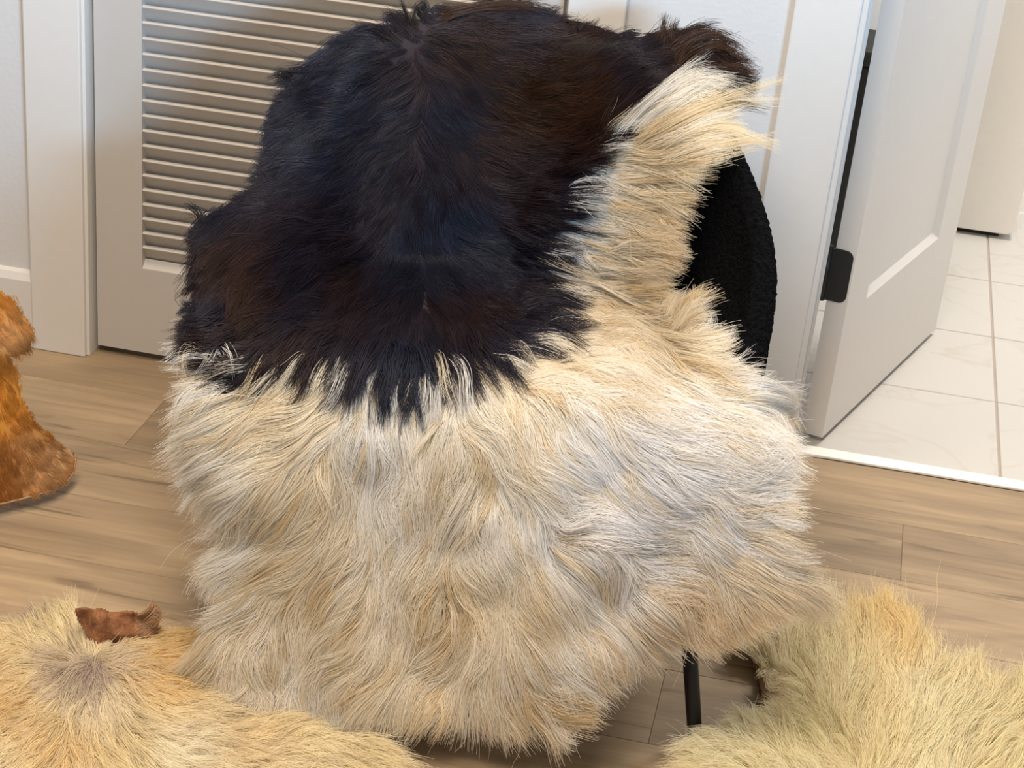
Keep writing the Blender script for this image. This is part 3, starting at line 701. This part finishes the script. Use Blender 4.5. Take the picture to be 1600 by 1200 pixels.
locks = [([(985, 215), (1050, 190), (1120, 168), (1200, 135), (1222, 128)], C_, 60, 5), ([(990, 225), (1060, 200), (1130, 170), (1185, 165), (1215, 168)], C_, 80, 6),
         ([(985, 240), (1070, 222), (1130, 200), (1170, 225), (1212, 238)], C_, 90, 7), ([(990, 250), (1080, 240), (1140, 235), (1190, 228), (1208, 226)], C_, 90, 6),
         ([(960, 215), (1020, 160), (1060, 120), (1105, 90)], W_, 40, 4), ([(970, 205), (1030, 150), (1080, 125), (1130, 118), (1152, 124)], W_, 70, 5), ([(990, 215), (1040, 170), (1090, 140), (1130, 130)], W_, 60, 5),
         ([(1010, 230), (1090, 205), (1150, 185), (1180, 170)], W_, 35, 3), ([(1000, 260), (1060, 250), (1110, 262), (1150, 250), (1192, 236)], C_, 30, 4), ([(1020, 265), (1080, 250), (1110, 270), (1140, 258)], C_, 30, 4),
         ([(1040, 275), (1075, 262), (1090, 285), (1080, 300)], C_, 30, 4),
         ([(1050, 95), (1090, 58), (1135, 60), (1165, 85)], B_, 110, 8), ([(1060, 105), (1110, 72), (1150, 85), (1180, 112)], B_, 110, 7), ([(1090, 125), (1150, 108), (1180, 128), (1190, 116)], B_, 70, 5), ([(1035, 75), (1040, 48), (1045, 24)], B_, 50, 5),
         ([(1048, 72), (1055, 48), (1064, 32)], B_, 30, 4), ([(1110, 150), (1150, 140), (1185, 150)], K_, 50, 6), ([(1120, 165), (1160, 172), (1202, 182)], K_, 18, 4),
         ([(642, 42), (633, 22), (626, 2)], K_, 26, 3), ([(648, 42), (650, 22), (670, 5)], K_, 26, 4), ([(690, 28), (760, 16), (830, 16), (862, 22)], B_, 60, 5), ([(900, 50), (912, 48), (918, 45)], K_, 14, 2),
         ([(318, 352), (302, 336), (284, 329)], K_, 45, 5), ([(310, 395), (301, 430), (278, 456)], K_, 10, 2), ([(310, 435), (298, 465), (272, 484)], K_, 8, 2), ([(322, 495), (325, 535), (312, 562)], K_, 24, 4),
         ([(456, 126), (440, 116), (426, 122)], K_, 30, 4), ([(456, 118), (440, 124), (430, 134)], K_, 24, 3),
         ([(350, 570), (325, 522), (290, 512), (262, 520)], W_, 6, 6), ([(340, 540), (360, 556), (366, 595)], W_, 14, 8), ([(345, 535), (330, 570), (303, 602)], W_, 12, 5), ([(335, 565), (302, 545), (286, 560), (292, 592)], C_, 22, 7),
         ([(350, 755), (305, 770), (280, 802)], W_, 24, 4), ([(360, 740), (310, 735), (284, 746)], W_, 30, 5),
         ([(1120, 602), (1190, 597), (1225, 613), (1236, 634), (1205, 662)], W_, 34, 4), ([(1130, 620), (1200, 625), (1234, 640)], W_, 26, 4), ([(1110, 640), (1180, 670), (1230, 672)], W_, 34, 4), ([(1110, 660), (1180, 698), (1238, 706)], C_, 45, 4),
         ([(1130, 690), (1190, 715), (1226, 736)], W_, 26, 4), ([(1070, 515), (1098, 488), (1098, 454)], C_, 60, 5), ([(1090, 535), (1120, 515), (1119, 500)], W_, 30, 4), ([(1105, 565), (1140, 545), (1148, 520)], W_, 14, 4), ([(1110, 585), (1160, 570), (1176, 555)], W_, 14, 4),
         ([(1140, 612), (1190, 600), (1202, 588)], W_, 10, 3), ([(830, 1070), (868, 1128), (882, 1156), (908, 1162)], W_, 130, 8), ([(690, 1085), (692, 1122), (682, 1150)], C_, 26, 3), ([(722, 1085), (727, 1118), (712, 1142)], C_, 26, 3),
         ([(775, 1085), (790, 1112), (800, 1134)], W_, 40, 4), ([(1200, 885), (1245, 912), (1290, 940)], C_, 110, 8), ([(885, 1050), (900, 1086), (914, 1118)], W_, 70, 6)]
lk = make_locks('long_locks', HS, locks); world_child(lk, hide)

# ------------------------------------------------------------------ hides lying on the floor
def t_z(zfun):
    return lambda px, py, d: (zfun(px, py)-CAM_H)/d[..., 2]
# tan hide
tan_z = lambda x, y: .014+.020*sstep(955, 1040, y)+(vnoise(x, y, 130, 21)-.5)*.028*sstep(960, 1060, y)+(vnoise(x, y, 50, 22)-.5)*.008
TS = Sheet(-260, 760, 880, 1420, 10, t_z(lambda x, y: np.maximum(tan_z(x, y), .006)))
tan_poly = [(-240, 1010), (-60, 1000), (10, 978), (62, 957), (118, 952), (138, 985), (168, 1008), (225, 1000), (262, 990), (325, 1003), (340, 1070), (400, 1120), (480, 1128), (540, 1150), (575, 1175),
            (590, 1200), (560, 1260), (480, 1330), (300, 1400), (-240, 1400)]
tan_limit = [(-300, 1000), (-60, 985), (0, 980), (62, 953), (117, 947), (132, 990), (152, 1012), (175, 1018), (205, 1002), (228, 994), (270, 985), (330, 995), (420, 1080), (520, 1110), (600, 1150), (650, 1200), (620, 1420), (-300, 1420)]
tf = [(148, 1045, 0, .2), (90, 1035, -1, .15), (20, 1060, -1, .5), (60, 985, -.4, -.5), (120, 1000, -.3, -1), (200, 1025, 1, -.4), (280, 1010, 1, -.25), (250, 1050, 1, .15), (150, 1090, 0, 1),
      (110, 1090, -.5, .8), (200, 1090, .6, .8), (40, 1120, -.9, .5), (20, 1170, -.8, .5), (150, 1160, .3, .9), (230, 1150, .9, .5), (330, 1150, 1, .1), (430, 1150, 1, -.1), (520, 1160, 1, .15), (560, 1190, 1, .4), (350, 1190, 1, .3), (200, 1200, .6, .7), (100, 1250, -.4, .9), (400, 1260, .9, .4)]
_tf = field(tf)
def tan_color(x, y, g=None):
    n = len(x); A, B, Cc, D_ = np.array([.985, .875, .62]), np.array([.90, .67, .32]), np.array([.985, .91, .74]), np.array([.52, .41, .37])
    w = np.clip(.4+1.5*(vnoise(x, y, 90, 25)-.5), 0, 1)[:, None]; c = A*(1-w)+Cc*w
    for cx_, cy_, r_, k_ in ((250, 1040, 45, .8), (280, 1010, 30, .7), (30, 1110, 30, .7), (100, 1165, 40, .5), (380, 1150, 40, .3), (10, 1040, 30, .3)):
        q = (k_*gauss(x, y, cx_, cy_, r_))[:, None]; c = c*(1-q)+B*q
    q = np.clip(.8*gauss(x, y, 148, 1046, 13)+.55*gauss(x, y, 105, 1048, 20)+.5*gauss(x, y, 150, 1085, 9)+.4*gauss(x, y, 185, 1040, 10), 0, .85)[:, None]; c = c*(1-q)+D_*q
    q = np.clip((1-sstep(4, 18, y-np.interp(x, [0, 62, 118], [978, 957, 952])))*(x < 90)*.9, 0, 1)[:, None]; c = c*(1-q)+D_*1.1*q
    if g is not None: c = c*g.uniform(.88, 1.05, n)[:, None]
    return c
th_ = empty('tan_goat_hide', (-.75, 1.85, 0)); tag(th_, 'tan short-haired goat hide on the floor with a raised brown leather flap', 'hide')
o = TS.mesh('skin', tan_poly, lambda x, y: tan_color(x, y)*.5, M_SKIN, None); world_child(o, th_)
o = make_fur('fur', th_, TS, tan_poly, 3300, 30, lambda x, y: _tf(x, y), lambda x, y: 46+25*sstep(400, 560, x)-22*(1-sstep(960, 1010, y)), tan_color,
             lambda x, y: np.full(len(x), .0085)+.006*sstep(400, 560, x), clump_r=10, wave=3, seed=5, npts=6, limit=tan_limit, extra=[(143+random.gauss(0, 9), 1038+random.gauss(0, 6)) for _ in range(26)]); world_child(o, th_)
FS = Sheet(100, 270, 930, 1040, 2, t_z(lambda x, y: .018+np.clip((1020-y)/70, 0, 1.1)*.052+(vnoise(x, y, 22, 31)-.5)*.010))
flap_poly = [(119, 951), (135, 953), (150, 951), (158, 950), (170, 955), (200, 957), (216, 960), (219, 985), (216, 1010), (195, 1024), (172, 1026), (150, 1012), (136, 994), (126, 972)]
o = FS.mesh('leather_flap', flap_poly, lambda x, y: np.tile([.3, .12, .05], (len(x), 1)), M_SUEDE, None, .004); world_child(o, th_); tag(o, 'rough brown leather underside')
flapfur_poly = [(216, 962), (232, 960), (240, 985), (228, 1006), (214, 1006)]
o = make_fur('flap_fur', th_, FS, flapfur_poly, 70, 26, lambda x, y: np.stack([np.full(np.shape(x), .65), np.full(np.shape(x), -.55)], -1), lambda x, y: np.full(len(x), 24.),
             lambda x, y, g=None: np.tile([.62, .40, .24], (len(x), 1))*(g.uniform(.7, 1.2, len(x))[:, None] if g is not None else 1), lambda x, y: np.full(len(x), .006), clump_r=6, wave=2, seed=8, npts=5); world_child(o, th_)

# yellow-cream hide
yel_z = lambda x, y: .016+.022*sstep(950, 1060, y)+(vnoise(x, y, 110, 41)-.5)*.024+(vnoise(x, y, 45, 42)-.5)*.008
YS = Sheet(980, 1900, 820, 1420, 10, t_z(lambda x, y: np.maximum(yel_z(x, y), .005)))
yel_poly = [(1105, 1185), (1130, 1160), (1185, 1140), (1215, 1115), (1210, 1085), (1195, 1045), (1165, 1010), (1180, 985), (1240, 965), (1290, 985), (1320, 1000), (1400, 990), (1430, 1020), (1470, 1075),
            (1560, 1110), (1700, 1110), (1850, 1140), (1850, 1400), (1080, 1400), (1075, 1240)]
yel_limit = [(1055, 1185), (1110, 1150), (1180, 1135), (1218, 1120), (1226, 1085), (1210, 1050), (1182, 1038), (1150, 1015), (1145, 985), (1175, 955), (1240, 928), (1310, 945), (1420, 945), (1445, 1000), (1500, 1050), (1600, 1070), (1900, 1100), (1900, 1420), (1055, 1420)]
yf = [(1190, 1000, -.3, -.5), (1250, 975, .1, -1), (1300, 985, .1, -1), (1400, 990, .1, -1), (1350, 1000, 0, -1), (1450, 1060, .6, -.8), (1500, 1090, .3, -1), (1600, 1100, .2, -1), (1200, 1050, -.8, -.5), (1250, 1050, -.3, -.9), (1300, 1060, -.1, -1), (1400, 1060, -.2, -1),
      (1120, 1170, -1, -.2), (1160, 1150, -.8, -.5), (1250, 1130, -.6, -.6), (1350, 1120, .3, -.9), (1450, 1140, .5, -.8), (1550, 1150, .6, -.7), (1150, 1200, -1, .1), (1300, 1190, -.5, -.7), (1450, 1190, .3, -.9), (1100, 1250, -1, .1), (1350, 1260, -.3, -.9), (1550, 1220, .4, -.8)]
_yf = field(yf)
def yel_flow(x, y):
    v = _yf(x, y); a = (vnoise(x, y, 45, 45)-.5)*1.3; c, s = np.cos(a), np.sin(a); return np.stack([v[..., 0]*c-v[..., 1]*s, v[..., 0]*s+v[..., 1]*c], -1)
def yel_color(x, y, g=None):
    n = len(x); A, B, Cc = np.array([.99, .885, .60]), np.array([.955, .77, .42]), np.array([.99, .92, .70])
    w = np.clip(.5+1.5*(vnoise(x, y, 90, 46)-.5), 0, 1)[:, None]; c = A*(1-w)+Cc*w
    q = np.clip(.7*gauss(x, y, 1370, 970, 55)+.6*gauss(x, y, 1420, 1040, 40), 0, .8)[:, None]; c = c*(1-q)+B*q
    q = (.6*gauss(x, y, 1220, 990, 40))[:, None]; c = c*(1-q)+np.array([.82, .68, .46])*q
    if g is not None: c = c*g.uniform(.9, 1.05, n)[:, None]
    return c
yh = empty('yellow_goat_hide', (.25, 1.9, 0)); tag(yh, 'shaggy yellow-cream goat hide lying on the floor by the chair leg', 'hide')
o = YS.mesh('skin', yel_poly, lambda x, y: yel_color(x, y)*.7, M_SKIN, None); world_child(o, yh)
o = make_fur('fur', yh, YS, yel_poly, 3600, 29, yel_flow, lambda x, y: np.full(len(x), 62.), yel_color, lambda x, y: np.full(len(x), .020), clump_r=11, wave=7, seed=6, npts=7, bend=.1, limit=yel_limit); world_child(o, yh)
LS = Sheet(1120, 1260, 1000, 1140, 2, t_z(lambda x, y: .014+.03*sstep(1185, 1215, x)+(vnoise(x, y, 20, 51)-.5)*.006))
o = LS.mesh('leather_edge', [(1176, 1030), (1192, 1042), (1202, 1052), (1228, 1060), (1238, 1090), (1220, 1118), (1196, 1124), (1186, 1110), (1190, 1080), (1184, 1050)], lambda x, y: np.tile([.4, .25, .15], (len(x), 1)), M_PALESUEDE, None, .004); world_child(o, yh); tag(o, 'bare pinkish brown leather edge')

# orange-brown hide draped to the floor at the side
def t_cone(px, py, d):
    t = np.full(px.shape, np.nan); cur = np.full(px.shape, 1.9); done = np.zeros(px.shape, bool)
    for _ in range(420):
        P = CAM_P+cur[..., None]*d; ax, ay = P[..., 0]+1.32, P[..., 1]-2.48; rho = np.hypot(ax, ay); an = np.arctan2(ay, ax)
        R_ = .335+.006*np.sin(an*11)*np.clip(1-P[..., 2]/.3, 0, 1)-.33*P[..., 2]+.02*np.exp(-((P[..., 2]-.235)/.03)**2)
        hit = ~done & (rho < R_) & (P[..., 2] < .42) & (P[..., 2] > .004)
        t[hit] = cur[hit]-.002; done |= hit; cur = cur+.003
    return smooth(fill_air(t), 2)
OS = Sheet(-360, 180, 330, 850, 4, t_cone, toward=.006)
or_poly = [(-350, 380), (-60, 420), (0, 452), (20, 468), (46, 505), (50, 535), (40, 552), (18, 560), (24, 580), (34, 620), (55, 660), (90, 690), (114, 705), (119, 718), (116, 735), (105, 752), (75, 768), (40, 778), (0, 788), (-120, 800), (-350, 790)]
def or_color(x, y, g=None):
    n = len(x); A, B, Cc = np.array([.66, .29, .04]), np.array([.42, .17, .035]), np.array([.80, .52, .26])
    w = np.clip(.45+1.6*(vnoise(x, y, 55, 61)-.5), 0, 1)[:, None]; c = A*(1-w)+B*w
    q = np.clip(.8*gauss(x, y, 95, 725, 22)+.8*gauss(x, y, 105, 714, 8)+.8*gauss(x, y, 88, 707, 8)+.7*gauss(x, y, 72, 699, 7)+.6*gauss(x, y, 15, 530, 22)+.5*gauss(x, y, 60, 750, 22)+.4*gauss(x, y, 40, 690, 16), 0, .9)[:, None]; c = c*(1-q)+Cc*q  # pale hide edge, plus the fold's highlight painted into the colour
    if g is not None: c = c*g.uniform(.8, 1.2, n)[:, None]
    return c
oh = empty('orange_goat_hide', (-1.30, 2.45, 0)); tag(oh, 'orange-brown short-haired hide hanging to the floor beside the closet casing', 'hide')
o = OS.mesh('skin', or_poly, lambda x, y: or_color(x, y)*.8, M_SKIN, None, .005); world_child(o, oh)
ofl = field([(0, 480, .6, 1), (40, 520, .5, .8), (20, 600, .3, 1), (60, 680, .6, .8), (100, 720, .8, .5), (0, 700, .1, 1), (50, 760, .4, .8), (-200, 600, 0, 1)])
o = make_fur('fur', oh, OS, or_poly, 1900, 26, lambda x, y: ofl(x, y), lambda x, y: np.full(len(x), 13.)+14*gauss(x, y, 40, 520, 25), or_color, lambda x, y: np.full(len(x), .0012), clump_r=8, wave=.8, seed=9, tighten=.15, npts=5, rad=.00028, stray=.0, limit=or_poly); world_child(o, oh)
edge_px = np.array([(118, 716), (117, 735), (106, 752), (76, 768), (40, 778), (0, 788), (-60, 797)], float)
edge_p = OS.lerp(OS.pos, edge_px[:, 0], edge_px[:, 1])
o = link_mesh('hide_edge', tube_mesh('hide_edge', [tuple(p) for p in resample(edge_p, 40, 4)], [.0016]*40, 8), M_PALESUEDE); world_child(o, oh); tag(o, 'thin pale cut edge of the hide')
